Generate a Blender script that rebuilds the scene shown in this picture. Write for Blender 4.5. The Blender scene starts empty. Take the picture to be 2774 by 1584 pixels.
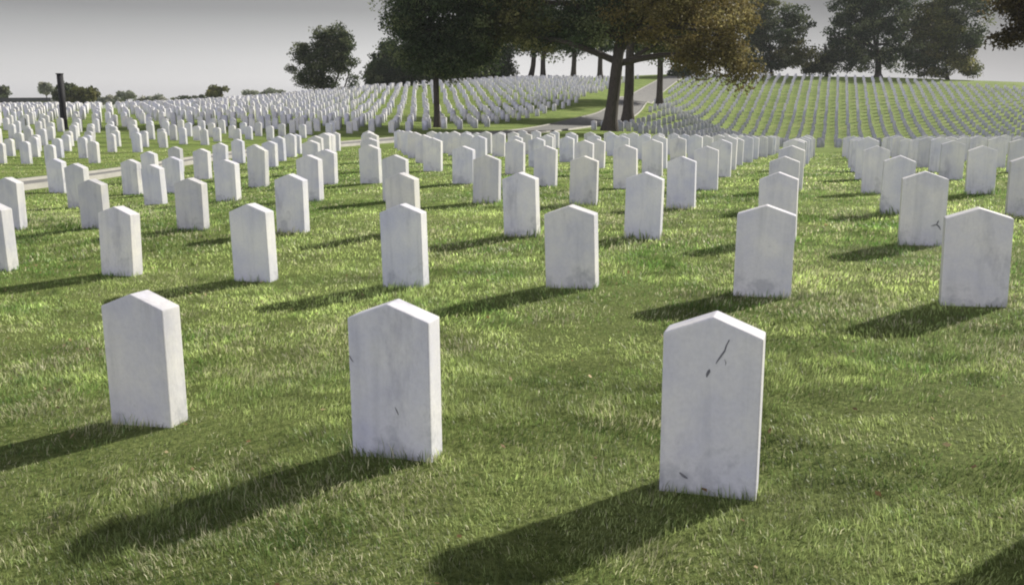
import bpy, bmesh, math, random
import numpy as np
from mathutils import Vector, Matrix
random.seed(7); rng = np.random.default_rng(7)
sc = bpy.context.scene
COL = sc.collection
rad = math.radians

# ---------------- camera ----------------
CZ = 1.36                      # eye height over the ground at the front row
PITCH, ROLL, FPX = rad(11.5), rad(0.3), 2550.0
cam_d = bpy.data.cameras.new('camera'); cam = bpy.data.objects.new('camera', cam_d); COL.objects.link(cam)
cam_d.sensor_width = 36.0; cam_d.lens = 36.0 * FPX / 2774.0
cam_d.clip_start = 0.05; cam_d.clip_end = 6000
cam.matrix_world = Matrix.Translation((0, 0, CZ)) @ Matrix.Rotation(math.pi/2 - PITCH, 4, 'X') @ Matrix.Rotation(-ROLL, 4, 'Z')
sc.camera = cam

# ---------------- sky and sun ----------------
SUN_EL, SUN_AZ = rad(30.5), rad(54)           # azimuth clockwise from +Y
w = bpy.data.worlds.new('World'); sc.world = w; w.use_nodes = True
nt = w.node_tree; bg = nt.nodes['Background']
sky = nt.nodes.new('ShaderNodeTexSky'); sky.sky_type = 'NISHITA'; sky.sun_disc = False
sky.sun_elevation = SUN_EL; sky.sun_rotation = SUN_AZ
sky.air_density = 1.3; sky.dust_density = 1.0; sky.ozone_density = 1.0; sky.altitude = 50
hs = nt.nodes.new('ShaderNodeHueSaturation'); hs.inputs['Saturation'].default_value = 0.10
nt.links.new(sky.outputs[0], hs.inputs['Color']); 
# sky scaled by elevation, shaped for a grey horizon and less dome fill
tcw = nt.nodes.new('ShaderNodeTexCoord'); spw = nt.nodes.new('ShaderNodeSeparateXYZ'); nt.links.new(tcw.outputs['Generated'], spw.inputs[0])
vr = nt.nodes.new('ShaderNodeValToRGB'); nt.links.new(spw.outputs[2], vr.inputs[0]); _e = vr.color_ramp.elements
SKY_DIM = [(0.0, 1.0), (.03, .66), (.09, .27), (.22, .15), (.55, .26)]
while len(_e) < len(SKY_DIM): _e.new(.5)
for _el, (_p, _c) in zip(_e, SKY_DIM): _el.position = _p; _el.color = (_c, _c, _c*1.02, 1)
vm = nt.nodes.new('ShaderNodeMix'); vm.data_type = 'RGBA'; vm.blend_type = 'MULTIPLY'; vm.inputs[0].default_value = 1.0
nt.links.new(hs.outputs[0], vm.inputs[6]); 
# added bright sky behind the camera lifts stone fronts; sky to the right dimmed
def _rng(out, a, b, c, d):
    m = nt.nodes.new('ShaderNodeMapRange'); m.interpolation_type = 'SMOOTHSTEP'; nt.links.new(out, m.inputs[0])
    for i_, v_ in zip((1, 2, 3, 4), (a, b, c, d)): m.inputs[i_].default_value = v_
    return m.outputs[0]
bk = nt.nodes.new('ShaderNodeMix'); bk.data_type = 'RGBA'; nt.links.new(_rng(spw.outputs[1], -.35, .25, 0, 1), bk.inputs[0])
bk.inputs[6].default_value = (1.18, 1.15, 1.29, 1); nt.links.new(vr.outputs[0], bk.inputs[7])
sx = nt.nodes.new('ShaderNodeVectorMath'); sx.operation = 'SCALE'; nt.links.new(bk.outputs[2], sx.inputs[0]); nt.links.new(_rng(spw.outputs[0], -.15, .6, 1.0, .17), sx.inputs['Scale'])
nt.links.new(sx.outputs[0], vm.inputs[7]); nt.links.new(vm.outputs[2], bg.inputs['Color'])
bg.inputs['Strength'].default_value = 0.15
sl = bpy.data.lights.new('sun', 'SUN'); sun = bpy.data.objects.new('sun', sl); COL.objects.link(sun)
sl.energy = 4.8; sl.angle = rad(1.6); sl.color = (1.0, 0.95, 0.86)
sd = Vector((math.sin(SUN_AZ)*math.cos(SUN_EL), math.cos(SUN_AZ)*math.cos(SUN_EL), math.sin(SUN_EL)))
sun.rotation_euler = sd.to_track_quat('Z', 'Y').to_euler(); sun.location = sd*100
sc.view_settings.view_transform = 'Standard'; sc.view_settings.look = 'None'
sc.view_settings.exposure = 0.5; sc.view_settings.gamma = 1.0
sc.render.resolution_x = 1024; sc.render.resolution_y = 584
sc.render.engine = 'CYCLES'
sc.cycles.filter_width = 2.0
sc.cycles.transparent_max_bounces = 8

# ---------------- helpers ----------------
def tag(o, label=None, cat=None, group=None, kind=None):
    if label: o['label'] = label
    if cat: o['category'] = cat
    if group: o['group'] = group
    if kind: o['kind'] = kind
    return o
def link(name, me, parent=None, loc=None):
    o = bpy.data.objects.new(name, me); COL.objects.link(o)
    if loc is not None: o.location = loc
    if parent: o.parent = parent
    return o
def mesh_np(name, V, F, mats, col=None, smooth=False, midx=None):
    """V (n,3), F (m,k) constant k; col per vertex rgb"""
    V = np.asarray(V, np.float32); F = np.asarray(F, np.int32); k = F.shape[1]
    me = bpy.data.meshes.new(name)
    me.vertices.add(len(V)); me.vertices.foreach_set('co', V.ravel())
    me.loops.add(F.size); me.loops.foreach_set('vertex_index', F.ravel())
    me.polygons.add(len(F)); me.polygons.foreach_set('loop_start', np.arange(0, F.size, k, dtype=np.int32))
    me.polygons.foreach_set('loop_total', np.full(len(F), k, np.int32))
    if smooth: me.polygons.foreach_set('use_smooth', np.ones(len(F), bool))
    me.update(calc_edges=True)
    for m in mats: me.materials.append(m)
    if midx is not None: me.polygons.foreach_set('material_index', np.asarray(midx, np.int32))
    if col is not None:
        a = me.color_attributes.new('tint', 'FLOAT_COLOR', 'POINT')
        c = np.ones((len(V), 4), np.float32); c[:, :3] = col; a.data.foreach_set('color', c.ravel())
    me.validate(); return me
def mat(name):
    m = bpy.data.materials.new(name); m.use_nodes = True
    return m, m.node_tree, m.node_tree.nodes['Principled BSDF']
def node(nt, t, **kw):
    n = nt.nodes.new(t)
    for k, v in kw.items():
        if k in n.inputs: n.inputs[k].default_value = v
        else: setattr(n, k, v)
    return n
def ramp(nt, fac, stops):
    r = nt.nodes.new('ShaderNodeValToRGB'); nt.links.new(fac, r.inputs[0])
    e = r.color_ramp.elements
    while len(e) < len(stops): e.new(0.5)
    for el, (p, c) in zip(e, stops): el.position = p; el.color = (*c, 1)
    return r.outputs[0]
def mixc(nt, fac, a, b, mode='MIX'):
    n = nt.nodes.new('ShaderNodeMix'); n.data_type = 'RGBA'; n.blend_type = mode
    for s, v in ((0, fac), (6, a), (7, b)):
        if hasattr(v, 'default_value') or hasattr(v, 'is_linked'): nt.links.new(v, n.inputs[s])
        else: n.inputs[s].default_value = v if s == 0 else (*v, 1)
    return n.outputs[2]

# smooth value noise for placing colour patches (world metres)
_G = rng.random((64, 64))
def vnoise(x, y, s):
    x = np.asarray(x)/s + 100.3; y = np.asarray(y)/s + 57.7
    xi = np.floor(x).astype(int); yi = np.floor(y).astype(int); fx = x-xi; fy = y-yi
    fx = fx*fx*(3-2*fx); fy = fy*fy*(3-2*fy)
    g = lambda i, j: _G[i % 64, j % 64]
    return (g(xi, yi)*(1-fx)+g(xi+1, yi)*fx)*(1-fy) + (g(xi, yi+1)*(1-fx)+g(xi+1, yi+1)*fx)*fy

# ---------------- terrain: surveyed heights, thin-plate interpolation ----------------
NEAR = [('1A',-1.656,3.995,-1.415,0.603), ('1B',-0.465,3.416,-1.337,0.600), ('1C',0.668,3.046,-1.338,0.631), ('1D',1.840,2.620,-1.280,0.600), ('2a',-4.606,8.237,-1.454,0.605), ('2b',-3.327,7.809,-1.434,0.589), ('2d',-2.077,7.391,-1.411,0.626), ('2e',-0.822,6.971,-1.374,0.625), ('2f',0.414,6.557,-1.312,0.591), ('2g',1.663,6.140,-1.286,0.606), ('2h',2.878,5.733,-1.273,0.614), ('3a',-5.869,10.927,-1.444,0.605), ('3b',-4.717,10.541,-1.385,0.550), ('3c',-3.478,10.127,-1.352,0.557), ('3d',-2.300,9.733,-1.336,0.608), ('3e',-1.100,9.331,-1.298,0.605), ('3f',0.081,8.936,-1.270,0.605), ('3g',1.192,8.564,-1.247,0.607), ('3h',2.321,8.186,-1.224,0.605), ('3i',3.434,7.814,-1.210,0.619), ('4b',-6.337,13.720,-1.498,0.642), ('4c',-5.061,13.293,-1.415,0.565), ('4d',-3.913,12.909,-1.329,0.563), ('4e',-2.696,12.502,-1.293,0.608), ('4f',-1.505,12.103,-1.274,0.605), ('4g',-0.325,11.708,-1.250,0.597), ('4h',0.854,11.314,-1.232,0.581), ('4i',1.963,10.943,-1.245,0.606), ('4j',3.048,10.579,-1.229,0.605), ('4k',4.174,10.203,-1.229,0.629), ('4l',5.365,9.804,-1.215,0.632), ('5b',-6.523,16.154,-1.547,0.602), ('5d',-4.142,15.358,-1.355,0.654), ('5e',-2.944,14.957,-1.285,0.550), ('5g',-0.736,14.218,-1.221,0.561), ('5h',0.478,13.812,-1.225,0.583), ('5i',1.612,13.433,-1.234,0.614), ('5j',2.685,13.074,-1.227,0.603), ('5jj',3.742,12.720,-1.213,0.605), ('5k',4.766,12.377,-1.222,0.624), ('5l',5.961,11.977,-1.199,0.613), ('6g',0.046,16.540,-1.263,0.605), ('6h',1.221,16.147,-1.266,0.605), ('6i',2.341,15.772,-1.245,0.605), ('6j',3.400,15.418,-1.238,0.607), ('6k',4.481,15.056,-1.221,0.605), ('6l',5.517,14.710,-1.233,0.658), ('6m',6.662,14.327,-1.207,0.587)]
CTRL = [(7.36,22.5,-1.5), (6.71,28,-1.61), (8.73,33,-1.84), (-4.27,30,-1.53), (-3.56,34,-1.61), (-3.53,21,-1.29), (-2.29,30,-1.54), (15.85,31,-1.79), (-13.3,28,-1.74), (-11.5,31,-1.64), (-15.61,27,-1.72), (-9.83,37,-1.7), (-7.89,42,-1.73), (-9.58,18.5,-1.56), (-9.1,21,-1.61), (-4.74,60,-1.61), (0.37,62,-1.73), (6.27,60,-1.89), (9.49,78,-1.58), (14.72,95,-0.57), (25.87,150,3.59), (8.07,82,-0.96), (-2.86,88,-0.54), (-4.18,130,2.57), (11.24,136,2.76), (-46.87,88,-0.52), (-36.71,88,-0.5), (-27.65,98,0.04), (-18.98,114,1.22), (-25.68,48,-1.26), (-20.95,50,-1.25), (-15.87,56,-1.12), (-11.72,70,-0.97), (-31.24,48,-1.24), (-55.09,85,-0.51), (35.46,100,-4.01), (52.24,97,-4.2), (21.88,100,-3.56), (64.52,97,-4.42), (39.73,145,3.02), (57.56,148,2.88), (79.9,150,2.02), (27.71,146,3.15), (98.72,150,1.37), (43,122,-0.99), (65.33,122,-1.66), (22.51,118,-0.86), (24.15,68,-3.4), (36.67,68,-3.47), (12.98,65,-2.8), (-86,130,-1.5), (-70.71,130,-1.5), (-55.42,130,-1.5), (-40.46,140,-0.8), (-25.71,150,0.8), (-5.63,165,2.8), (14.37,172,3.6), (32.5,185,4.3), (51.73,185,3.3), (74.68,188,3.2), (103.35,190,2.4), (127.64,190,2), (-172.01,260,-5), (-110.83,260,-5), (-47.98,280,-4), (25.06,300,-3), (114.57,320,-3), (202.42,320,-3), (-463.1,700,-8), (-188.59,700,-8), (58.47,700,-8), (250.63,700,-8), (442.78,700,-8), (0,3000,-10), (-1631.76,3000,-10), (1631.76,3000,-10), (0,1.5,-1.36), (1.13,1.5,-1.25), (-1.11,1.5,-1.42), (-4.48,5,-1.5), (4.54,5,-1.15), (8.29,10,-1.1)]

_pts = np.array([(x, y, z) for (_, x, y, z, h) in NEAR] + CTRL, float)
def _ab(x, y):
    th = np.arctan2(x, y); t = np.clip(th, -0.75, 0.75)
    return np.stack([t*3.0, 1.6*np.log(np.hypot(x, y)+3.0)], -1)
def _phi(r2): return 0.5*r2*np.log(r2+1e-12)
_P = _ab(_pts[:, 0], _pts[:, 1]); _n = len(_P)
_K = _phi(((_P[:, None]-_P[None])**2).sum(-1)) + np.eye(_n)*0.0015
_Q = np.hstack([np.ones((_n, 1)), _P])
_A = np.block([[_K, _Q], [_Q.T, np.zeros((3, 3))]])
_w = np.linalg.solve(_A, np.concatenate([_pts[:, 2], np.zeros(3)]))
def Zg(x, y):
    x = np.atleast_1d(np.asarray(x, float)); y = np.atleast_1d(np.asarray(y, float)); sh = x.shape
    q = _ab(x.ravel(), y.ravel()); out = np.empty(len(q))
    for i in range(0, len(q), 20000):
        s = q[i:i+20000]
        out[i:i+20000] = _phi(((s[:, None]-_P[None])**2).sum(-1)) @ _w[:_n] + _w[_n] + s @ _w[_n+1:]
    th = np.abs(np.arctan2(x.ravel(), y.ravel())); t = np.clip((th-1.4)/1.3, 0, 1); t = t*t*(3-2*t)
    out = out*(1-t) + t*(-1.4)
    return (out + CZ).reshape(sh)
def zg(x, y): return float(Zg([x], [y])[0])
def ray(px, py):
    u = px-1387.0; v = -(py-792.0); cr, sr = math.cos(ROLL), math.sin(ROLL)
    u, v = u*cr+v*sr, -u*sr+v*cr
    x = u/FPX; yc = v/FPX; c, s = math.cos(PITCH), math.sin(PITCH)
    return Vector((x, c+yc*s, -s+yc*c))
def at(px, py, Y):
    """a point of the place at survey bearing (px, py) and forward distance Y"""
    r = ray(px, py); r = r*(Y/r.y); return Vector((r.x, r.y, r.z+CZ))
def hit(px, py, y0=6.0, y1=220.0):
    ys = np.arange(y0, y1, 0.1); r = ray(px, py)
    xs = r.x/r.y*ys; zs = r.z/r.y*ys+CZ; b = zs < Zg(xs, ys)
    i = int(np.argmax(b)) if b.any() else len(ys)-1
    return Vector((xs[i], ys[i], zg(xs[i], ys[i])))

# ---------------- materials ----------------
def grass_ground():
    m, nt, b = mat('lawn'); tc = node(nt, 'ShaderNodeTexCoord')
    def nz(s, d=4, r=0.6):
        n = node(nt, 'ShaderNodeTexNoise', Scale=s, Detail=d, Roughness=r); nt.links.new(tc.outputs['Object'], n.inputs['Vector']); return n.outputs[0]
    c1 = ramp(nt, nz(0.45, 5), [(0.3, (0.11, 0.19, 0.035)), (0.52, (0.22, 0.29, 0.075)), (0.7, (0.34, 0.35, 0.14))])
    c2 = ramp(nt, nz(22, 6, 0.75), [(0.32, (0.04, 0.08, 0.016)), (0.5, (0.18, 0.25, 0.065)), (0.7, (0.38, 0.42, 0.16))])
    c3 = ramp(nt, nz(3.2, 4, 0.7), [(0.35, (0.08, 0.14, 0.03)), (0.65, (0.26, 0.32, 0.10))])
    mp = node(nt, 'ShaderNodeMapping'); mp.inputs['Rotation'].default_value = (0, 0, rad(18.5)); mp.inputs['Scale'].default_value = (0.35, 2.4, 1)
    nb = node(nt, 'ShaderNodeTexNoise', Scale=1.0, Detail=3, Roughness=0.6); nt.links.new(tc.outputs['Object'], mp.inputs[0]); nt.links.new(mp.outputs[0], nb.inputs['Vector'])
    bands = ramp(nt, nb.outputs[0], [(0.36, (0.70, 0.74, 0.7)), (0.60, (1.35, 1.30, 1.35))])
    turf = mixc(nt, 1.0, mixc(nt, 0.4, mixc(nt, 0.5, c1, c2), c3), bands, 'MULTIPLY')
    thatch_shade = ramp(nt, nz(40, 5, 0.75), [(0.35, (0.08, 0.115, 0.03)), (0.65, (0.27, 0.32, 0.105))])     # thatch between the blades, with the shade of the gaps put into it
    sp = node(nt, 'ShaderNodeSeparateXYZ'); nt.links.new(tc.outputs['Object'], sp.inputs[0])
    mr = node(nt, 'ShaderNodeMapRange'); nt.links.new(sp.outputs[1], mr.inputs[0])
    for i_, v_ in zip((1, 2, 3, 4), (4.0, 14.0, 0.0, 1.0)): mr.inputs[i_].default_value = v_
    nt.links.new(mixc(nt, mr.outputs[0], thatch_shade, turf), b.inputs['Base Color'])
    b.inputs['Roughness'].default_value = 0.9; b.inputs['Specular IOR Level'].default_value = 0.1
    bp = node(nt, 'ShaderNodeBump', Strength=0.9, Distance=0.05); nt.links.new(nz(30, 5, 0.8), bp.inputs['Height']); nt.links.new(bp.outputs[0], b.inputs['Normal'])
    return m
def leaf_mat(name, trans=0.35, rough=0.6, gain=0.2):
    m, nt, b = mat(name); a = node(nt, 'ShaderNodeAttribute', attribute_name='tint')
    b.inputs['Roughness'].default_value = rough; b.inputs['Specular IOR Level'].default_value = gain
    nt.links.new(a.outputs['Color'], b.inputs['Base Color'])
    t = node(nt, 'ShaderNodeBsdfTranslucent'); nt.links.new(a.outputs['Color'], t.inputs['Color'])
    mx = node(nt, 'ShaderNodeMixShader'); mx.inputs[0].default_value = trans
    nt.links.new(b.outputs[0], mx.inputs[1]); nt.links.new(t.outputs[0], mx.inputs[2])
    nt.links.new(mx.outputs[0], nt.nodes['Material Output'].inputs['Surface'])
    return m
def simple(name, c1, c2, scale, rough=0.8, bump=0.3, stretch=(1, 1, 1), dist=0.02):
    m, nt, b = mat(name); tc = node(nt, 'ShaderNodeTexCoord'); mp = node(nt, 'ShaderNodeMapping'); mp.inputs['Scale'].default_value = stretch
    nt.links.new(tc.outputs['Object'], mp.inputs[0])
    n = node(nt, 'ShaderNodeTexNoise', Scale=scale, Detail=6, Roughness=0.65); nt.links.new(mp.outputs[0], n.inputs['Vector'])
    nt.links.new(ramp(nt, n.outputs[0], [(0.3, c1), (0.7, c2)]), b.inputs['Base Color']); b.inputs['Roughness'].default_value = rough
    bp = node(nt, 'ShaderNodeBump', Strength=bump, Distance=dist); nt.links.new(n.outputs[0], bp.inputs['Height']); nt.links.new(bp.outputs[0], b.inputs['Normal'])
    return m
def marble():
    m, nt, b = mat('weathered_marble'); tc = node(nt, 'ShaderNodeTexCoord'); oi = node(nt, 'ShaderNodeObjectInfo')
    off = node(nt, 'ShaderNodeVectorMath', operation='MULTIPLY_ADD'); geo = node(nt, 'ShaderNodeNewGeometry'); rs = node(nt, 'ShaderNodeMath', operation='ADD'); nt.links.new(oi.outputs['Random'], rs.inputs[0]); nt.links.new(geo.outputs['Random Per Island'], rs.inputs[1])
    rf = node(nt, 'ShaderNodeMath', operation='FRACT'); nt.links.new(rs.outputs[0], rf.inputs[0])
    nt.links.new(rf.outputs[0], off.inputs[0])
    off.inputs[1].default_value = (37, 91, 53); nt.links.new(tc.outputs['Object'], off.inputs[2])
    def nz(s, d=4, r=0.6, st=(1, 1, 1)):
        mp = node(nt, 'ShaderNodeMapping'); mp.inputs['Scale'].default_value = st; nt.links.new(off.outputs[0], mp.inputs[0])
        n = node(nt, 'ShaderNodeTexNoise', Scale=s, Detail=d, Roughness=r); nt.links.new(mp.outputs[0], n.inputs['Vector']); return n.outputs[0]
    base = ramp(nt, nz(3.0, 5), [(0.3, (0.62, 0.62, 0.70)), (0.68, (0.84, 0.82, 0.77))])
    veins = ramp(nt, nz(5.0, 7, 0.7, (1, 1, 0.35)), [(0.56, (1, 1, 1)), (0.72, (0.72, 0.72, 0.76))])
    fine = ramp(nt, nz(60, 4, 0.8), [(0.3, (0.90, 0.90, 0.90)), (0.6, (1, 1, 1))])
    blot = ramp(nt, nz(9.0, 5, 0.75), [(0.66, (1, 1, 1)), (0.78, (0.55, 0.55, 0.57))])
    c = mixc(nt, 1.0, base, veins, 'MULTIPLY'); c = mixc(nt, 1.0, c, fine, 'MULTIPLY'); c = mixc(nt, 0.8, c, blot, 'MULTIPLY')
    # each stone has weathered to its own tone
    tone = ramp(nt, rf.outputs[0], [(0.0, (0.84, 0.85, 0.86)), (0.3, (1, 1, 1)), (0.6, (0.90, 0.92, 1.0)), (0.85, (1, 0.99, 0.97)), (1.0, (0.74, 0.75, 0.76))])
    c = mixc(nt, 1.0, c, tone, 'MULTIPLY')
    # soil splash and lichen blotches, in patches of their own shape, on the lower part
    sep = node(nt, 'ShaderNodeSeparateXYZ'); nt.links.new(tc.outputs['Object'], sep.inputs[0])
    ad = node(nt, 'ShaderNodeMath', operation='MULTIPLY_ADD'); nt.links.new(nz(6, 4, 0.7), ad.inputs[0]); ad.inputs[1].default_value = 0.75
    ng = node(nt, 'ShaderNodeMath', operation='MULTIPLY'); nt.links.new(sep.outputs[2], ng.inputs[0]); ng.inputs[1].default_value = -0.75
    nt.links.new(ng.outputs[0], ad.inputs[2])
    lo = ramp(nt, ad.outputs[0], [(0.30, (0, 0, 0)), (0.42, (1, 1, 1))])
    c = mixc(nt, 0.75, c, mixc(nt, 1.0, c, mixc(nt, lo, (1, 1, 1), (0.58, 0.60, 0.66)), 'MULTIPLY'))
    streak = ramp(nt, nz(14, 4, 0.6, (1, 1, 0.08)), [(0.50, (1, 1, 1)), (0.75, (0.74, 0.75, 0.76))])      # rain streaks
    c = mixc(nt, 0.6, c, streak, 'MULTIPLY')
    nt.links.new(c, b.inputs['Base Color']); b.inputs['Roughness'].default_value = 0.75; b.inputs['Specular IOR Level'].default_value = 0.25
    bp = node(nt, 'ShaderNodeBump', Strength=0.35, Distance=0.004); nt.links.new(nz(45, 5, 0.75), bp.inputs['Height']); nt.links.new(bp.outputs[0], b.inputs['Normal'])
    return m
M_LAWN = grass_ground(); M_BLADE = leaf_mat('grass_blades', 0.40, 0.45, 0.4); M_LEAF = leaf_mat('foliage', 0.42, 0.6)
M_MARBLE = marble()
M_CRACK = simple('dark_stain', (0.09, 0.09, 0.11), (0.24, 0.24, 0.26), 40, 0.9, 0.0)
M_BARK = simple('bark', (0.025, 0.02, 0.018), (0.085, 0.07, 0.06), 6, 0.95, 0.9, (3, 3, 0.5), 0.06)
M_ROAD = simple('road_surface', (0.15, 0.15, 0.15), (0.24, 0.235, 0.22), 2.2, 0.9, 0.3)
M_KERB = simple('kerb_concrete', (0.26, 0.255, 0.23), (0.38, 0.37, 0.33), 2, 0.85, 0.2)
M_POST = simple('dark_painted_metal', (0.006, 0.006, 0.010), (0.014, 0.014, 0.02), 5, 0.8, 0.05)
M_WALL = simple('pale_wall', (0.40, 0.41, 0.40), (0.50, 0.50, 0.48), 0.5, 0.85, 0.05)
M_ROOF = simple('slate_roof', (0.04, 0.042, 0.05), (0.07, 0.072, 0.08), 1.0, 0.8, 0.1)

# ---------------- ground ----------------
def build_ground():
    th = np.concatenate([np.linspace(-math.pi, -0.75, 60, endpoint=False), np.linspace(-0.75, 0.75, 360, endpoint=False), np.linspace(0.75, math.pi, 61)[:-1]])
    rr = [0.4]
    while rr[-1] < 4500: rr.append(rr[-1]*1.022 if rr[-1] < 400 else rr[-1]*1.12)
    rr = np.array(rr); T, Rr = np.meshgrid(th, rr); X = np.sin(T)*Rr; Y = np.cos(T)*Rr
    Z = Zg(X, Y)
    Z += (vnoise(X, Y, 0.9)-0.5)*0.02*(Rr < 40)
    n, k = T.shape; V = np.stack([X, Y, Z], -1).reshape(-1, 3)
    i = np.arange(n-1)[:, None]*k; j = np.arange(k)[None]; j2 = (j+1) % k
    F = np.stack([i+j, i+j2, i+k+j2, i+k+j], -1).reshape(-1, 4)[:, ::-1]
    V = np.vstack([V, [[0, 0, zg(0, 0)]]]); 
    me = mesh_np('ground', V, F, [M_LAWN], smooth=True)
    o = link('ground', me); tag(o, kind='structure'); return o
build_ground()

# ---------------- road ----------------
RPX = [(-260, 545), (-60, 523), (108, 500), (275, 478), (600, 428), (900, 396), (1200, 372), (1450, 356), (1590, 331), (1690, 296), (1745, 262), (1800, 224), (1832, 209)]
_rc = [hit(*p) for p in RPX]
_rc.insert(0, _rc[0]+(_rc[0]-_rc[1])*2)
_rc.append(_rc[-1]+(_rc[-1]-_rc[-2]).normalized()*12)
def catmull(P, n=24):
    P = [2*P[0]-P[1]] + P + [2*P[-1]-P[-2]]; out = []
    for a, b, c, d in zip(P, P[1:], P[2:], P[3:]):
        for i in range(n):
            t = i/n; out.append(0.5*((2*b)+(c-a)*t+(2*a-5*b+4*c-d)*t*t+(3*b-a-3*c+d)*t**3))
    out.append(P[-2]); return out
ROADC = catmull(_rc); RXY = np.array([(p.x, p.y) for p in ROADC])
def road_dist(x, y):
    """distance to the road's centre line, positive on its far side"""
    d = np.hypot(RXY[:, 0]-x, RXY[:, 1]-y); i = int(np.argmin(d)); i0 = max(i-1, 0); i1 = min(i+1, len(RXY)-1)
    t = RXY[i1]-RXY[i0]; s = t[0]*(y-RXY[i, 1])-t[1]*(x-RXY[i, 0])
    return d[i]*(1 if s > 0 else -1)
RW = 1.5
HW = np.interp(RXY[:, 1], [25, 60], [0.42, 1.35])      # the lane is narrow at the left and widens up the slope
for _k in range(len(HW)): HW[_k] = max(HW[_k], .42)
def strip(name, o0, o1, dz, m, h=None):
    T = np.gradient(RXY, axis=0); T /= np.linalg.norm(T, axis=1)[:, None]; N = np.stack([-T[:, 1], T[:, 0]], 1)
    offs = np.linspace(o0, o1, 7) if h is None else np.array([o0, o0, o1, o1])
    V = []
    for k, o in enumerate(offs):
        P = RXY+N*((o if abs(o) < 1.01 else math.copysign(1, o))*HW + (0 if abs(o) < 1.01 else math.copysign(abs(o)-1, o)))[:, None]; z = Zg(P[:, 0], P[:, 1])+dz
        if h is not None: z = z + (h if k in (1, 2) else -0.1)
        V.append(np.column_stack([P, z]))
    V = np.stack(V, 1); n, k = V.shape[:2]; i = np.arange(n-1)[:, None]*k; j = np.arange(k-1)[None]
    F = np.stack([i+j, i+k+j, i+k+j+1, i+j+1], -1).reshape(-1, 4)[:, ::-1]
    return link(name, mesh_np(name, V.reshape(-1, 3), F, [m]))
tag(strip('road', -1, 1, 0.05, M_ROAD), kind='structure')
for s in (-1, 1):
    a, b = sorted((s*1.0, s*1.13))
    tag(strip('kerb', a, b, 0.0, M_KERB, 0.10), kind='structure')

# ---------------- headstones ----------------
YAW = rad(-18.5); RV = np.array([math.cos(YAW), math.sin(YAW)]); UV = np.array([-math.sin(YAW), math.cos(YAW)])
SW, ST = 0.33, 0.115
def stone_mesh(kind, name='headstone', H=0.605, sh=0.062, crack=None, bev=0.006):
    bm = bmesh.new(); W = SW/2
    if kind == 'p': prof = [(-W, -0.2), (W, -0.2), (W, H-sh), (0, H), (-W, H-sh)]
    else: prof = [(-W, -0.2), (W, -0.2)] + [(W*math.cos(a), H-0.085+0.085*math.sin(a)) for a in np.linspace(0, math.pi, 15)]
    fv = [bm.verts.new((x, 0, z)) for x, z in prof]; bv = [bm.verts.new((x, ST, z)) for x, z in prof]
    bm.faces.new(fv); bm.faces.new(bv[::-1])
    for i in range(len(fv)):
        j = (i+1) % len(fv); bm.faces.new((fv[j], fv[i], bv[i], bv[j]))
    bmesh.ops.recalc_face_normals(bm, faces=bm.faces)
    if bev:
        ed = [e for e in bm.edges if len(e.link_faces) == 2 and e.calc_face_angle(0) > 0.35]
        bmesh.ops.bevel(bm, geom=ed, offset=bev, segments=2, affect='EDGES', profile=0.6)
    for c in (crack or []):                      # dark crack or stain, a sliver standing 1 mm proud
        n = len(c); L = []; Rr_ = []
        for k, (x, z, wd) in enumerate(c):
            a = c[max(k-1, 0)]; b_ = c[min(k+1, n-1)]; dx, dz = b_[0]-a[0], b_[1]-a[1]; l = math.hypot(dx, dz) or 1
            nx, nz = -dz/l*wd/2, dx/l*wd/2
            L.append(bm.verts.new((x+nx, -0.0012, z+nz))); Rr_.append(bm.verts.new((x-nx, -0.0012, z-nz)))
        for k in range(n-1):
            f = bm.faces.new((L[k], L[k+1], Rr_[k+1], Rr_[k])); f.material_index = 1
    me = bpy.data.meshes.new(name); bm.to_mesh(me); bm.free()
    me.materials.append(M_MARBLE); me.materials.append(M_CRACK); return me
ME_P = stone_mesh('p'); ME_R = stone_mesh('r')
ME_C = stone_mesh('p', crack=[[(0.055, 0.535, .004), (0.046, 0.515, .004), (0.041, 0.497, .005), (0.029, 0.478, .006), (0.019, 0.462, .004), (0.014, 0.452, .002)],
                              [(-0.006, 0.432, .004), (-0.008, 0.425, .010), (-0.013, 0.415, .009), (-0.015, 0.405, .003)],
                              [(0.042, 0.47, .001), (0.047, 0.458, .003), (0.045, 0.45, .001)],
                              [(-0.095, 0.070, .004), (-0.085, 0.062, .010), (-0.075, 0.056, .009), (-0.066, 0.052, .003)]])
ME_B = stone_mesh('p', crack=[[(0.02, 0.205, .002), (0.027, 0.192, .005), (0.034, 0.175, .003)], [(-0.162, 0.395, .003), (-0.155, 0.382, .005), (-0.146, 0.37, .002)]])
ME_S = stone_mesh('p', crack=[[(0.06, 0.165, .003), (0.08, 0.172, .009), (0.10, 0.18, .013), (0.12, 0.16, .011), (0.132, 0.135, .004)], [(0.10, 0.175, .003), (0.108, 0.20, .012), (0.113, 0.215, .002)]])
stones = []      # row, x, y, z, h, kind
for (nm, x, y, z, h) in NEAR: stones.append([int(nm[0]), nm, x, y, zg(x, y), h, 'p'])
_lat = lambda x, y: (x*RV[0]+y*RV[1], x*UV[0]+y*UV[1])
ROWY = {5: 13.25, 6: 15.7}
def free(x, y, d=0.75): return all((s[2]-x)**2+(s[3]-y)**2 > d*d for s in stones)
for row, ks in ((4, (-10,)), (5, range(-12, -5)), (6, range(-13, 3))):
    ly = {4: 11.0, **ROWY}[row]
    for k in ks:
        lx = 0.62+1.23*k + (0.0 if row > 4 else 0.6); x, y = RV*lx+UV*ly
        if abs(x/y) < 0.60 and free(x, y) and road_dist(x, y) < -1.3: stones.append([row, 'L', x, y, zg(x, y), 0.6, 'p'])
rr_ = random.Random(3)
HWmax = lambda x, y: 0.65 if y < 30 else 1.5
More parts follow.
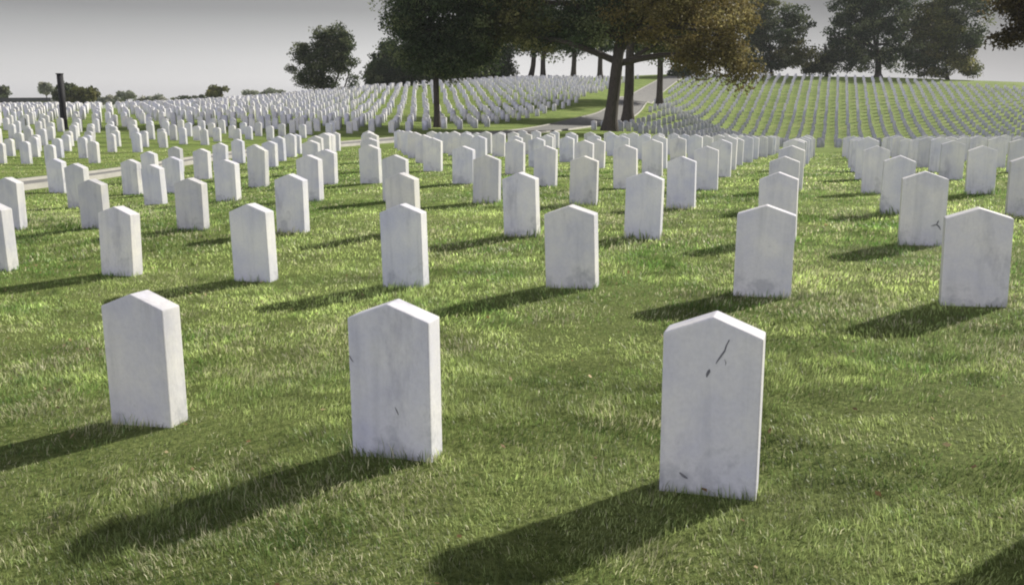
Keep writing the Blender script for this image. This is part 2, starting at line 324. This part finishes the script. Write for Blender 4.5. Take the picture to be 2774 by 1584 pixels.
CREST = ((-400, 90), (0, 92), (650, 101), (950, 118), (1300, 133), (1600, 138), (1850, 147), (2774, 152), (3200, 153))
TREE_SPOTS = []
far = []
CR = lambda x, y: np.interp(1387+2550*x/y, [c[0] for c in CREST], [c[1] for c in CREST])+2
for row in range(7, 66):                     # this side of the road, and the hill on the right
    ly = 15.7+2.4*(row-6)
    for k in range(-140, 90):
        lx = 0.60+1.23*k; x, y = RV*lx+UV*ly; x += rr_.uniform(-.05, .05); y += rr_.uniform(-.07, .07)
        if y < 10 or abs(x/y) > 0.62 or y > CR(x, y): continue
        rd = road_dist(x, y); px = 1387+2550*x/y
        if rd > -HWmax(x, y)-0.7: continue
        if y > 34.5 and (y < 60 or px < 1500): continue
        far.append([row if y < 36 else 3000+k, 'N' if y < 36 else 'F', x, y, 0.0, rr_.uniform(.56, .64), 'p'])
for row in range(0, 75):                     # beyond the road: older plots, set closer together
    ly = 22+2.45*row
    for k in range(-190, 60):
        lx = 0.3+1.08*k; x, y = RV*lx+UV*ly; x += rr_.uniform(-.13, .13); y += rr_.uniform(-.3, .3)
        if y < 22 or abs(x/y) > 0.62 or y > CR(x, y): continue
        rd = road_dist(x, y)
        if rd < HWmax(x, y)+3.0: continue
        far.append([1000+k, 'F', x, y, 0.0, rr_.uniform(.56, .66), 'r' if x < -6 and y < 60 else 'p'])
if far:
    zz = Zg([f[2] for f in far], [f[3] for f in far])
    for f, z in zip(far, zz): f[4] = float(z)
stones += far
stones.sort(key=lambda s: s[3])
inview = lambda s: abs(s[2]/s[3]) < 0.545
ORD = ['', 'first', 'second', 'third', 'fourth', 'fifth', 'sixth', 'seventh', 'eighth', 'ninth', 'tenth', 'eleventh', 'twelfth', 'thirteenth', 'fourteenth', 'fifteenth', 'sixteenth', 'seventeenth', 'eighteenth', 'nineteenth', 'twentieth']
for n_ in range(1, 21): ORD.append('number ' + str(20+n_))
SPECIAL = {'1A': 'white marble headstone at front left, its sunlit right side the widest of all',
 '1B': 'middle front headstone, pointed white marble with small scratch low on its face',
 '1C': 'largest headstone, at front right, with dark crack below its pointed top',
 '3i': 'tall white headstone with dark smudge low on its right edge, behind the rightmost big one'}
MESHN = {'1B': ME_B, '1C': ME_C, '3i': ME_S}
WIDE = {'2d': 1.02, '2e': 1.02, '2f': 1.10, '2g': 1.13, '2h': 1.15, '3i': 1.07}
YAWN = {'1A': -0.345, '1B': -0.298, '1C': -0.326}
indiv = [s for s in stones if inview(s) and not (s[1] == 'F')][:300]
if len(indiv) < 300: indiv += [s for s in stones if inview(s) and s[1] == 'F'][:300-len(indiv)]
ids = {id(s) for s in indiv}; outside = [s for s in stones if not inview(s) and s[1] != 'F' and s[0] <= 4]
rest = [s for s in stones if id(s) not in ids and s not in outside]
rows = {}
for s in indiv:
    if s[1] != 'F': rows.setdefault(s[0], []).append(s)
for r_ in rows: rows[r_].sort(key=lambda s: s[2]/s[3])
fcols = {}
for s in indiv:
    if s[1] == 'F': fcols.setdefault(s[0], []).append(s)
fkeys = sorted(fcols, key=lambda k: np.mean([s[2]/s[3] for s in fcols[k]]))
def nth(n): return ORD[n] if n <= 20 else f"{n}{ {1:'st',2:'nd',3:'rd'}.get(n % 10, 'th') }"
OUT = {}
for s in indiv+outside:
    row, nm, x, y, z, h, kd = s
    rnd = rr_.random; lean = 0.008 if nm in YAWN else 0.026
    me = MESHN.get(nm) or (ME_P if kd == 'p' else ME_R)
    o = link('headstone', me, None, (x, y, z))
    o.rotation_euler = (rr_.uniform(-lean, lean), rr_.uniform(-lean, lean), YAWN.get(nm, YAW+rr_.uniform(-.045, .045)))
    o.scale = (rr_.uniform(.97, 1.03), rr_.uniform(.93, 1.08), h/0.605)
    if nm in WIDE: o.scale.x = WIDE[nm]
    if nm in YAWN: o.scale = (1, 1, h/0.605)
    if nm == 'F':
        fi = fcols[row]; lab = f'small white headstone, {nth(sorted(fi, key=lambda q: q[3]).index(s)+1)} back in the {nth(fkeys.index(row)+1)} column from left beyond the road'; grp = 'headstones beyond the road'
    elif s in outside:
        OUT[row] = OUT.get(row, 0)+1; lab = f'white pointed headstone beyond the picture edge, {ORD[OUT[row]]} such in the {ORD[row]} row'; grp = 'headstones in the near section'
    elif nm in SPECIAL: lab = SPECIAL[nm]; grp = 'headstones in the near section'
    else:
        i = rows[row].index(s)+1; n = len(rows[row])
        rowt = {1: 'front row', 2: 'second row'}.get(row, ORD[row]+' row back')
        if i == 1: pos = 'leftmost'
        elif i == n: pos = 'rightmost'
        elif i <= n/2: pos = ORD[i]+' from left'
        else: pos = ORD[n-i+1]+' from right'
        lab = f'white marble headstone with pointed top, {pos} in the {rowt}'; grp = 'headstones in the near section'
    tag(o, lab, 'headstone', grp)
# the rest, too many to single out: one object
def block(kind):
    bm = bmesh.new(); me = stone_mesh(kind, bev=0); bm.free()
    V = np.array([v.co[:] for v in me.vertices]); F = [tuple(p.vertices) for p in me.polygons]
    tri = []
    for f in F:
        for i in range(1, len(f)-1): tri.append((f[0], f[i], f[i+1]))
    return V, np.array(tri)
BV = {k: block(k) for k in 'pr'}
VV, FF, off = [], [], 0
for s in rest:
    row, nm, x, y, z, h, kd = s; V, F = BV[kd]; a = YAW+rr_.uniform(-.04, .04); ca, sa = math.cos(a), math.sin(a)
    lx = rr_.uniform(-.03, .03); P = V.copy(); P[:, 2] *= h/0.605; P[:, 0] += lx*P[:, 2]
    VV.append(np.column_stack([P[:, 0]*ca-P[:, 1]*sa+x, P[:, 0]*sa+P[:, 1]*ca+y, P[:, 2]+z])); FF.append(F+off); off += len(V)
o = link('distant_headstones', mesh_np('distant_headstones', np.vstack(VV), np.vstack(FF), [M_MARBLE]))
tag(o, 'hundreds of small white headstones in straight rows over the far hillsides', 'headstones', kind='stuff')
print('STONES', len(stones), 'indiv', len(indiv), 'rest', len(rest), 'near', sum(len(v) for v in rows.values()), 'zerr', max(abs(zg(n[1], n[2])-CZ-n[3]) for n in NEAR))

# ---------------- grass blades ----------------
def build_grass():
    Vs, Fs, Cs = [], [], []; off = 0
    # (ymin, ymax, density, length, width)
    zones = [(1.5, 3.2, 13500, .031, .0025), (3.2, 5.0, 8500, .032, .0030), (5.0, 8.0, 4200, .033, .0048), (8.0, 13.0, 1500, .036, .009), (13.0, 21.0, 380, .034, .018), (21.0, 34.0, 45, .035, .03)]
    for y0, y1, den, ln, wd in zones:
        A = 0.64*(y1*y1-y0*y0); n = int(A*den)
        y = np.sqrt(rng.uniform(y0*y0, y1*y1, n)); x = rng.uniform(-.64, .64, n)*y
        keep = np.ones(n, bool)
        c = vnoise(x, y, 0.11)*0.6+vnoise(x, y, 0.04)*0.4
        keep &= rng.random(n) < 0.25+1.1*c
        x, y = x[keep], y[keep]; n = len(x); ls = np.ones(n)
        if y1 > 14:
            rd = np.array([road_dist(a, b) for a, b in zip(x, y)]); k2 = np.abs(rd) > np.interp(y, [25, 60], [.62, 1.5])+0.25; x, y = x[k2], y[k2]; n = len(x); ls = np.ones(n)
        if y0 >= 1.5 and y1 <= 13:      # tufts the mower misses, round the foot of each stone
            ex, ey, el = [], [], []
            for s in stones:
                if not (y0 <= s[3] < y1): continue
                m = 150 if y1 <= 5 else 45
                u = rng.uniform(-SW/2-.03, SW/2+.03, m); v = np.where(rng.random(m) < .72, -np.abs(rng.normal(0, .018, m))-.004, rng.uniform(0, ST, m))
                side = v >= 0; u = np.where(side, np.where(rng.random(m) < .5, 1, -1)*(SW/2+.004+np.abs(rng.normal(0, .014, m))), u)
                a = YAW; ex.append(s[2]+u*math.cos(a)-v*math.sin(a)); ey.append(s[3]+u*math.sin(a)+v*math.cos(a)); el.append(rng.uniform(.9, 1.9, m)*(0.6+0.9*vnoise(u, np.full(m, s[2]*7), .04)))
            if ex: x = np.concatenate([x]+ex); y = np.concatenate([y]+ey); ls = np.concatenate([ls]+el); n = len(x)
        z = Zg(x, y)-.004
        clump = vnoise(x, y, 0.35)
        L = ln*rng.uniform(.5, 1.25, n)*(0.4+0.55*clump+.75*vnoise(x+2, y+6, .09))*ls; Wd = wd*rng.uniform(.6, 1.3, n)
        # comb direction varies slowly so that tufts lie together
        az = vnoise(x, y, 0.5)*9+rng.normal(0, 1.1, n); tilt = np.clip(rng.normal(.75, .35, n), .05, 1.4)*np.where(ls > 1.2, .45, 1)
        dx, dy = np.cos(az), np.sin(az); fa = rng.uniform(0, 2*np.pi, n); wx, wy = np.cos(fa)*Wd/2, np.sin(fa)*Wd/2
        h1, t1 = L*.55*np.cos(tilt*.5), L*.55*np.sin(tilt*.5); h2, t2 = h1+L*.45*np.cos(tilt*1.25), t1+L*.45*np.sin(tilt*1.25)
        b = np.stack([x, y, z], 1); Wv = np.stack([wx, wy, np.zeros(n)], 1)
        m_ = b+np.stack([dx*t1, dy*t1, h1], 1); t_ = b+np.stack([dx*t2, dy*t2, h2], 1)
        V = np.stack([b-Wv, b+Wv, m_+Wv*.85, m_-Wv*.85, t_], 1).reshape(-1, 3)
        i = np.arange(n)[:, None]*5
        F = np.concatenate([i+np.array([[0, 1, 2]]), i+np.array([[0, 2, 3]]), i+np.array([[3, 2, 4]])])
        # colours: lush green, olive, dry straw, in patches
        p = vnoise(x+31, y, 1.3)*.42+vnoise(x, y+17, .42)*.33+vnoise(x, y, .13)*.25+rng.normal(0, .10, n)
        g = np.array([.12, .225, .05]); o_ = np.array([.45, .54, .20]); s_ = np.array([.72, .68, .46])
        t = np.clip((p-.28)/.34, 0, 1)[:, None]; cc = g*(1-t)+o_*t
        dry = np.clip((vnoise(x+9, y+4, .8)*.55+vnoise(x-3, y, .25)*.45-.47)*4.5, 0, 1)
        lxx, lyy = x*RV[0]+y*RV[1], x*UV[0]+y*UV[1]
        band = vnoise(lxx/4.5, lyy, .42)*.65+vnoise(lxx/2.2, lyy+9, .16)*.35          # mower lines along the rows
        deep = np.clip((.50-band)*4.0, 0, 1)[:, None]*.7; cc = cc*(1-deep)+g*rng.uniform(.6, 1.2, (n, 1))*deep; cc = cc*(0.62+.92*band)[:, None]*np.interp(y, [2.5, 6.5], [.80, 1.42])[:, None]    # front blades darkened, farther ones brightened: vignette and lit tips put into colour
        t = ((rng.random(n) < .08+.50*dry).astype(float)*rng.uniform(.5, 1, n))[:, None]; cc = cc*(1-t)+s_*t
        cc = cc*rng.uniform(.45, 1.3, (n, 1))*(0.62+0.76*vnoise(x+5, y-8, .075))[:, None]*np.where(vnoise(x-11, y+3, .19) < .27, .62, 1.0)[:, None]
        Vs.append(V); Fs.append(F+off); Cs.append(np.repeat(cc, 5, 0)); off += len(V)
    me = mesh_np('grass', np.vstack(Vs), np.vstack(Fs), [M_BLADE], col=np.vstack(Cs))
    print('GRASS faces', sum(len(f) for f in Fs))
    tag(link('grass', me), 'short mown lawn of mixed green and dry straw blades', 'grass', kind='stuff')
build_grass()

def fallen():
    n = 420; y = np.sqrt(rng.uniform(2.2, 110, n)); x = rng.uniform(-.62, .62, n)*y; z = Zg(x, y)+rng.uniform(.012, .03, n)
    P = np.stack([x, y, z], 1); a = rng.normal(size=(n, 3))*[1, 1, .35]; a /= np.linalg.norm(a, axis=1)[:, None]
    b = np.cross(a, rng.normal(size=(n, 3))*.4+[0, 0, 1]); b /= np.linalg.norm(b, axis=1)[:, None]; s = rng.uniform(.008, .019, (n, 1)); a = a*s; b = b*s*.6
    V = np.stack([P-a, P+b, P+a, P-b], 1).reshape(-1, 3)
    c = np.array([.30, .19, .09])*(1-rng.random((n, 1))**2)+np.array([.55, .48, .33])*rng.random((n, 1))**2*1.0
    tag(link('fallen_leaves', mesh_np('fallen_leaves', V, np.arange(4*n).reshape(-1, 4), [M_LEAF], col=np.repeat(c, 4, 0))), 'small dry brown leaves fallen on the lawn', 'leaves', kind='stuff')
fallen()

# ---------------- trees ----------------
def tube(bm, P, Rd, seg=10):
    rings = []
    for k, p in enumerate(P):
        t = (P[min(k+1, len(P)-1)]-P[max(k-1, 0)]).normalized(); a = t.orthogonal().normalized()
        if k: 
            a = (pa-t*pa.dot(t)).normalized()
        pa = a; b = t.cross(a)
        rings.append([bm.verts.new(p+(a*math.cos(q)+b*math.sin(q))*Rd[k]*(1+.08*math.sin(3*q+k))) for q in [2*math.pi*s/seg for s in range(seg)]])
    for r0, r1 in zip(rings, rings[1:]):
        for s in range(seg): bm.faces.new((r0[s], r0[(s+1) % seg], r1[(s+1) % seg], r1[s]))
    bm.faces.new(rings[-1])
def limb(bm, a, b, r0, r1, bow=0.12, seg=6, n=6):
    d = b-a; side = Vector((random.uniform(-1, 1), random.uniform(-1, 1), random.uniform(0, .6)))*d.length*bow
    P = [a+d*t+side*math.sin(math.pi*t)+Vector((0, 0, 1))*d.length*.05*math.sin(math.pi*t) for t in [i/n for i in range(n+1)]]
    tube(bm, P, [r0+(r1-r0)*i/n for i in range(n+1)], seg)
    return P
def tree(name, label, base, trunks, lobes, n, leaf, pal, cat='tree', group=None, clump=0.5, per=95, twigs=3, gap=0.0):
    """base Vector on the ground; trunks [(base, top, r0, r1)]; lobes [(centre, (rx, ry, rz), weight, palette index)]"""
    root = link(name, None, None, base); tag(root, label, cat, group)
    bm = bmesh.new(); tops = []
    for (a, b, r0, r1) in trunks:
        a = Vector(a); b = Vector(b); d = b-a; k = 9
        wob = Vector((random.uniform(-1, 1), random.uniform(-1, 1), 0))*r0*.7
        P = [a-Vector((0, 0, .25))]+[a+d*t+wob*math.sin(math.pi*t) for t in [i/k for i in range(k+1)]]
        Rr = [r0*1.5, r0*1.45]+[r0*(1-t)+r1*t+(r0*.25*max(0, .15-t)/.15) for t in [i/k for i in range(1, k+1)]]
        tube(bm, P, Rr, 12); tops.append((a, b, r0, r1))
    for (c, r, wgt, pi) in lobes:
        a, b, r0, r1 = min(tops, key=lambda q: (q[1]-c).length)
        t = random.uniform(.6, 1.0); s0 = a+(b-a)*t; rr0 = max(r1*.75, .02)
        P = limb(bm, s0, c, rr0, rr0*.35)
        for _ in range(twigs):
            q = c+Vector([random.gauss(0, .45)*e for e in r]); limb(bm, random.choice(P[2:]), q, rr0*.35, rr0*.08, .15, 4, 4)
    me = bpy.data.meshes.new('trunk')
    bmesh.ops.translate(bm, verts=bm.verts, vec=-base)
    for f in bm.faces: f.smooth = True
    bm.to_mesh(me); bm.free(); me.materials.append(M_BARK); link('trunk', me, root)
    W_ = np.array([l[2]*l[1][0]*l[1][2] for l in lobes]); W_ = W_/W_.sum(); Pc, Cc = [], []
    for (c, r, wgt, pi), wt in zip(lobes, W_):
        nl = int(n*wt); K = max(3, nl//per)
        d = rng.normal(size=(K, 3)); d /= np.linalg.norm(d, axis=1)[:, None]
        rad_ = rng.uniform(.10, 1.0, K)**.5*rng.uniform(.80, 1.22, K)
        cc = np.array(c)+d*rad_[:, None]*np.array(r)
        size = clump*rng.uniform(.6, 1.35, K)
        idx = rng.integers(0, K, nl)
        u = rng.normal(size=(nl, 3)); u /= np.linalg.norm(u, axis=1)[:, None]; u *= (rng.random(nl)**.45)[:, None]
        P = cc[idx]+u*(size[idx]*1.7)[:, None]*np.array([1, 1, .62])
        pl = np.array(pal[pi]); mixk = rng.random(K)**1.2; col = pl[0]*(1-mixk[:, None])+pl[1]*mixk[:, None]
        if len(pl) > 2:
            q = rng.random(K) < .22; col[q] = pl[2]
        Pc.append(P); Cc.append(col[idx]*rng.uniform(.65, 1.35, (nl, 1)))
    P = np.vstack(Pc)-np.array(base); C_ = np.vstack(Cc); N = len(P)
    a = rng.normal(size=(N, 3)); a /= np.linalg.norm(a, axis=1)[:, None]; b = np.cross(a, rng.normal(size=(N, 3))); b /= np.linalg.norm(b, axis=1)[:, None]
    s = leaf*rng.uniform(.55, 1.3, (N, 1)); a *= s; b *= s*.55
    V = np.stack([P-a, P+b, P+a, P-b], 1).reshape(-1, 3); F = np.arange(4*N).reshape(-1, 4)
    link('crown', mesh_np('crown', V, F, [M_LEAF], col=np.repeat(C_, 4, 0)), root)
    return root
def px2m(w_, Y): return w_*Y/2550
def lob(px, py, Y, rx, rz, wgt=1.0, pi=0, dy=0.0, ry=None):
    return (at(px, py, Y)+Vector((0, dy, 0)), (px2m(rx, Y), px2m(ry or (rx+rz)/2, Y), px2m(rz, Y)), wgt, pi)
DARK = [(.034, .056, .027), (.080, .115, .050), (.18, .21, .10)]
MID = [(.042, .062, .030), (.088, .115, .050), (.17, .19, .10)]
OLIVE = [(.070, .084, .026), (.14, .15, .050), (.24, .23, .09)]
RUST = [(.10, .085, .028), (.20, .155, .055), (.29, .25, .11)]
PALE = [(.22, .25, .19), (.32, .34, .26), (.38, .38, .30)]  # far leaves lightened: backlight and haze put into the colour
def gpt(px, Y): 
    r = ray(px, 300); x = r.x/r.y*Y; return Vector((x, Y, zg(x, Y)))

# pair of big oaks beside the road and their neighbour up the slope
b1 = gpt(1653, 60); b2 = gpt(1702, 76); b3 = gpt(1787, 95)
tree('oak_tree', 'large oak with the thickest dark trunk, standing beside the pale road', b1, [(b1, at(1690, 60, 60), .42, .30)],
     [lob(1640, 40, 60, 130, 90, 1, 0), lob(1500, 60, 60, 110, 70, 1, 0, 1.5), lob(1400, 20, 61, 90, 80, .9, 1), lob(1780, 20, 58, 140, 90, 1, 2), lob(1660, -120, 60, 220, 120, .8, 1),
      lob(1580, 110, 62, 80, 35, .7, 0), lob(1450, 100, 60, 70, 40, .7, 1), lob(1900, -40, 56, 120, 100, .9, 2), lob(1420, -110, 62, 150, 100, .6, 1), lob(1890, 150, 57, 70, 65, 1, 2), lob(1990, 190, 56, 55, 45, .9, 2), lob(1960, 100, 56, 70, 70, 1, 2)],
     90000, .095, [DARK, OLIVE, RUST], clump=.62, per=130, group='trees by the road')
tree('oak_tree', 'second tall oak, its trunk just right of the thickest trunk', b2, [(b2, at(1712, 50, 76), .42, .28)],
     [lob(1740, 60, 78, 120, 70, 1, 0), lob(1850, 90, 76, 90, 60, 1, 1), lob(1700, 0, 80, 140, 80, 1, 0), lob(1930, 40, 78, 100, 70, 1, 2), lob(1800, 140, 80, 70, 30, .6, 0)],
     42000, .12, [DARK, OLIVE, RUST], clump=.7, per=120, group='trees by the road')
tree('oak_tree', 'slimmer dark tree with flared trunk foot on the right edge of road', b3, [(b3, at(1792, 70, 95), .33, .22)],
     [lob(1790, 90, 95, 90, 50, 1, 0), lob(1740, 110, 95, 55, 35, .8, 0), lob(1850, 120, 95, 70, 40, 1, 1), lob(1800, 20, 95, 130, 70, 1, 0)],
     24000, .15, [DARK, OLIVE], clump=.7, group='trees by the road')
# dark tree left of centre, trunk rising from the rows
b4 = gpt(1184, 60)
tree('shade_tree', 'tall dark green tree with slim bare trunk rising from the rows of stones', b4, [(b4, at(1184, 120, 60), .19, .17)],
     [lob(1180, 150, 60, 90, 70, 1, 0), lob(1110, 90, 60, 60, 75, 1, 0), lob(1240, 110, 60, 75, 80, 1, 0), lob(1120, 0, 60, 75, 80, 1, 0), lob(1230, -20, 60, 110, 110, 1, 0), lob(1330, 40, 62, 80, 100, 1, 1), lob(1300, 150, 62, 60, 50, .8, 0), lob(1180, -130, 60, 140, 90, .6, 0)],
     80000, .095, [DARK, OLIVE], clump=.58, per=130)
# low dense trees on the crest behind it
GC = 'trees along the crest of the middle hill'
def crest_tree(name, label, px, Y, lobes, n, leaf, pal, tr=.25, top=None, group=GC, **kw):
    b = gpt(px, Y); tp = top or at(px, 120, Y)
    return tree(name, label, b, [(b, tp, tr, tr*.6)], lobes, n, leaf, pal, group=group, **kw)
crest_tree('evergreen_tree', 'leftmost low tree of the dark clump on the crest', 1040, 128, [lob(1040, 195, 128, 45, 40), lob(1065, 160, 128, 35, 40), lob(1020, 215, 128, 26, 22, 1)], 16000, .19, [DARK], clump=.6)
crest_tree('evergreen_tree', 'broad dark tree on the crest left of the slim bare trunk', 1110, 130, [lob(1110, 180, 130, 60, 50), lob(1150, 150, 130, 50, 60), lob(1090, 210, 130, 55, 22)], 17000, .19, [DARK], clump=.7)
crest_tree('evergreen_tree', 'broad dark tree on the crest right of the slim bare trunk', 1250, 133, [lob(1240, 180, 133, 65, 50), lob(1290, 130, 133, 60, 60), lob(1260, 210, 133, 70, 20)], 18000, .20, [DARK], clump=.7)
crest_tree('evergreen_tree', 'dark tree on the crest beside the bright gap in the trees', 1350, 136, [lob(1345, 170, 136, 42, 50), lob(1320, 120, 136, 60, 50, 1, 1), lob(1370, 205, 136, 22, 16)], 14000, .20, [DARK, OLIVE], clump=.7)
for i, (px, Y, lb) in enumerate([(1437, 140, 'left of two close thin trunks against the bright gap'), (1472, 140, 'right of two close thin trunks against the bright gap'), (1553, 142, 'thin trunked tree alone in the middle of the bright gap'), (1625, 143, 'thin trunked tree at the right end of the bright gap')]):
    crest_tree('crest_tree', lb, px, Y, [lob(px, 100, Y, 45, 38), lob(px+random.uniform(-20, 20), 60, Y, 50, 45), lob(px-25, 132, Y, 22, 12, .5), lob(px+25, 130, Y, 24, 12, .5)], 8000, .21, [DARK], tr=.42, top=at(px+8, 110, Y), clump=.7)
# isolated tree on the left crest
b5 = gpt(868, 112)
tree('maple_tree', 'isolated rounded tree standing alone on the crest against the sky', b5, [(b5, at(868, 150, 112), .2, .12), (b5+Vector((1.3, 0, 0)), at(925, 180, 112), .12, .07), (b5+Vector((2.6, 0, 0)), at(945, 200, 112), .10, .06)],
     [lob(912, 102, 112, 34, 32), lob(870, 112, 112, 24, 34), lob(935, 120, 112, 20, 36), lob(818, 145, 112, 24, 30), lob(870, 165, 112, 55, 45), lob(928, 165, 112, 28, 45), lob(838, 205, 112, 46, 30), lob(880, 225, 112, 38, 18), lob(955, 175, 112, 14, 14, .6), lob(796, 190, 112, 16, 14, .6), lob(957, 215, 112, 12, 20, .6)],
     26000, .125, [MID], clump=.36, twigs=4, per=40)
# right-hand trees on the crest of the right hill
GR = 'trees along the crest of the right hill'
crest_tree('dark_tree', 'leafy tree on the crest, right of the rusty drooping branches', 2085, 160, [lob(2090, 90, 160, 75, 70, 1, 0), lob(2010, 110, 160, 65, 70, 1, 0), lob(2150, 150, 160, 65, 40, 1, 1), lob(2060, 170, 160, 80, 30, 1, 0), lob(2165, 60, 160, 45, 35, .8, 0), lob(2020, 20, 160, 80, 60, 1, 1)], 32000, .21, [MID, OLIVE], group=GR, clump=.8)
crest_tree('dark_tree', 'small low tree in the dip between the two big right hand crowns', 2235, 162, [lob(2240, 165, 162, 34, 32), lob(2205, 185, 162, 30, 18)], 6000, .2, [MID], group=GR, clump=.7)
crest_tree('dark_tree', 'big dark crowned tree with forked trunk on the right hill crest', 2373, 162, [lob(2320, 60, 162, 75, 70), lob(2400, 50, 162, 80, 75), lob(2290, 140, 162, 48, 45), lob(2350, 160, 162, 70, 30, .8), lob(2440, 140, 162, 65, 45), lob(2380, -30, 162, 110, 60), lob(2262, 100, 162, 22, 30, .6)], 40000, .21, [DARK], tr=.55, group=GR, clump=.8, twigs=5)
crest_tree('dark_tree', 'olive tinged tree at the right end of the crest', 2560, 160, [lob(2530, 70, 160, 75, 80, 1, 1), lob(2600, 100, 160, 65, 60, 1, 0), lob(2560, 170, 160, 85, 35, 1, 1), lob(2640, 190, 160, 35, 20, .8, 0), lob(2590, 10, 160, 80, 60, 1, 0), lob(2500, 170, 160, 45, 35, 1, 0)], 36000, .21, [MID, OLIVE], group=GR, clump=.8)
crest_tree('shrub', 'low dark rounded bush beside the top of the road', 1842, 150, [lob(1842, 196, 150, 30, 14), lob(1870, 185, 150, 25, 14)], 2500, .25, [DARK], tr=.08, top=at(1842, 196, 150), clump=.5, group=None)
b6 = gpt(2960, 42)
tree('overhanging_tree', 'tree at the right edge whose brown branches reach into the top corner', b6, [(b6, at(2930, 60, 42), .35, .25)],
     [lob(2770, 10, 42, 65, 35, 1), lob(2740, 100, 42, 42, 20, 1), lob(2775, 70, 42, 35, 30, 1), lob(2900, 0, 42, 120, 110, 1), lob(2705, 20, 42, 20, 12, .6)],
     22000, .075, [[(.05, .04, .02), (.09, .07, .035), (.13, .10, .05)]], clump=.35)
# far bushes and trees beyond the left crest
GF = 'far bushes beyond the left crest'
for (px, py, Y, rx, rz, pal, nm, lb, n) in [
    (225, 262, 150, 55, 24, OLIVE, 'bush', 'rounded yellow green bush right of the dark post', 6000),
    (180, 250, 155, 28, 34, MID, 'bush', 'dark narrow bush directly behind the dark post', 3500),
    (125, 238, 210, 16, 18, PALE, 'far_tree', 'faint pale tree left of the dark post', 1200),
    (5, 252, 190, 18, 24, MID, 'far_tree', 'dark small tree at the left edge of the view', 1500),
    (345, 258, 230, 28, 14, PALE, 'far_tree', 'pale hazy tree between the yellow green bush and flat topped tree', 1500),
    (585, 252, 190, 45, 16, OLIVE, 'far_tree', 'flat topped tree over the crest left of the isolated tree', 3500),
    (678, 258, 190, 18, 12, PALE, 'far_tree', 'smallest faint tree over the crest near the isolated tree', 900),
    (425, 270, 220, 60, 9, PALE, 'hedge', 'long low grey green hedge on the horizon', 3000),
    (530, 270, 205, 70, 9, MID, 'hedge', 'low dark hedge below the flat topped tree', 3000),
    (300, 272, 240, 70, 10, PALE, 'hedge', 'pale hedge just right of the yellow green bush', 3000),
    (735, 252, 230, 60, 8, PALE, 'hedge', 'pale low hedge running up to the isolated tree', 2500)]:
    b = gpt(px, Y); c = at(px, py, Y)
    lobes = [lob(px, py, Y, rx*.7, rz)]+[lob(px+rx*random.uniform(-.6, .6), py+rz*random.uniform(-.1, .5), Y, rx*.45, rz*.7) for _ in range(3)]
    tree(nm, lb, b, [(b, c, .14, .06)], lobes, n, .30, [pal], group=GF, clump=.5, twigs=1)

# ---------------- post, far building and wall ----------------
pb = gpt(170, 48); pt = at(161, 199, 48)
root = link('metal_post', None, None, pb); tag(root, 'tall black metal post leaning slightly among the headstones at left', 'post')
bm = bmesh.new(); d = (pt-pb); r = .165
tube(bm, [Vector((0, 0, -.2)), d*.02, d*.5, d*.985], [r*1.05, r, r*.95, r*.92], 16)
me = bpy.data.meshes.new('pole'); 
for f in bm.faces: f.smooth = len(f.verts) == 4
bm.to_mesh(me); bm.free(); me.materials.append(M_POST); link('pole', me, root)
bm = bmesh.new(); tube(bm, [d*.98, d*.985, d*.999, d], [r*1.02, r*1.12, r*1.12, r*.6], 16)
me = bpy.data.meshes.new('cap'); bm.to_mesh(me); bm.free(); me.materials.append(M_POST); link('cap', me, root)
def box(bm, c, s):
    bmesh.ops.create_cube(bm, size=1, matrix=Matrix.Translation(c) @ Matrix.Diagonal((*s, 1)))
def part(name, boxes, m, parent):
    bm = bmesh.new()
    for c, s in boxes: box(bm, c, s)
    me = bpy.data.meshes.new(name); bm.to_mesh(me); bm.free(); me.materials.append(m); return link(name, me, parent)
YB = 175; x1 = px2m(148-1387, YB)/1.018; x0 = px2m(-420-1387, YB); zt = at(0, 266, YB).z; zb = zg((x0+x1)/2, YB)-1
root = link('low_building', None, None, ((x0+x1)/2, YB, zb)); tag(root, 'long low building with dark flat roof on the horizon at far left', 'building')
L_ = x1-x0
part('wall', [((0, 4, (zt-zb)/2-.2), (L_-1, 8, zt-zb-.45))], M_WALL, root)
part('roof', [((0, 4, zt-zb-.3), (L_, 9.2, .66))], M_ROOF, root)
YW = 150; x1 = px2m(78-1387, YW)/1.018; x0 = px2m(-420-1387, YW); zt = at(0, 277, YW).z; zb = zg((x0+x1)/2, YW)-.5
o = part('boundary_wall', [((0, 0, (zt-zb)/2), (x1-x0, .4, zt-zb)), ((0, 0, zt-zb+.05), (x1-x0+.1, .55, .1))], M_ROOF, None); o.location = ((x0+x1)/2, YW, zb)
tag(o, 'low dark boundary wall in front of the far building at left', 'wall')

# ---------------- thin air haze ----------------
hm = bpy.data.materials.new('haze'); hm.use_nodes = True; hn = hm.node_tree; hn.nodes.remove(hn.nodes['Principled BSDF'])
pv = hn.nodes.new('ShaderNodeVolumePrincipled'); pv.inputs['Density'].default_value = 0.00028; pv.inputs['Color'].default_value = (.86, .88, .92, 1); pv.inputs['Anisotropy'].default_value = 0.0
hn.links.new(pv.outputs[0], hn.nodes['Material Output'].inputs['Volume'])
hz = part('haze', [((0, 0, 0), (2*4700, 2*4700, 70))], hm, None); hz.location = (0, 0, 35-13.5); tag(hz, kind='stuff')
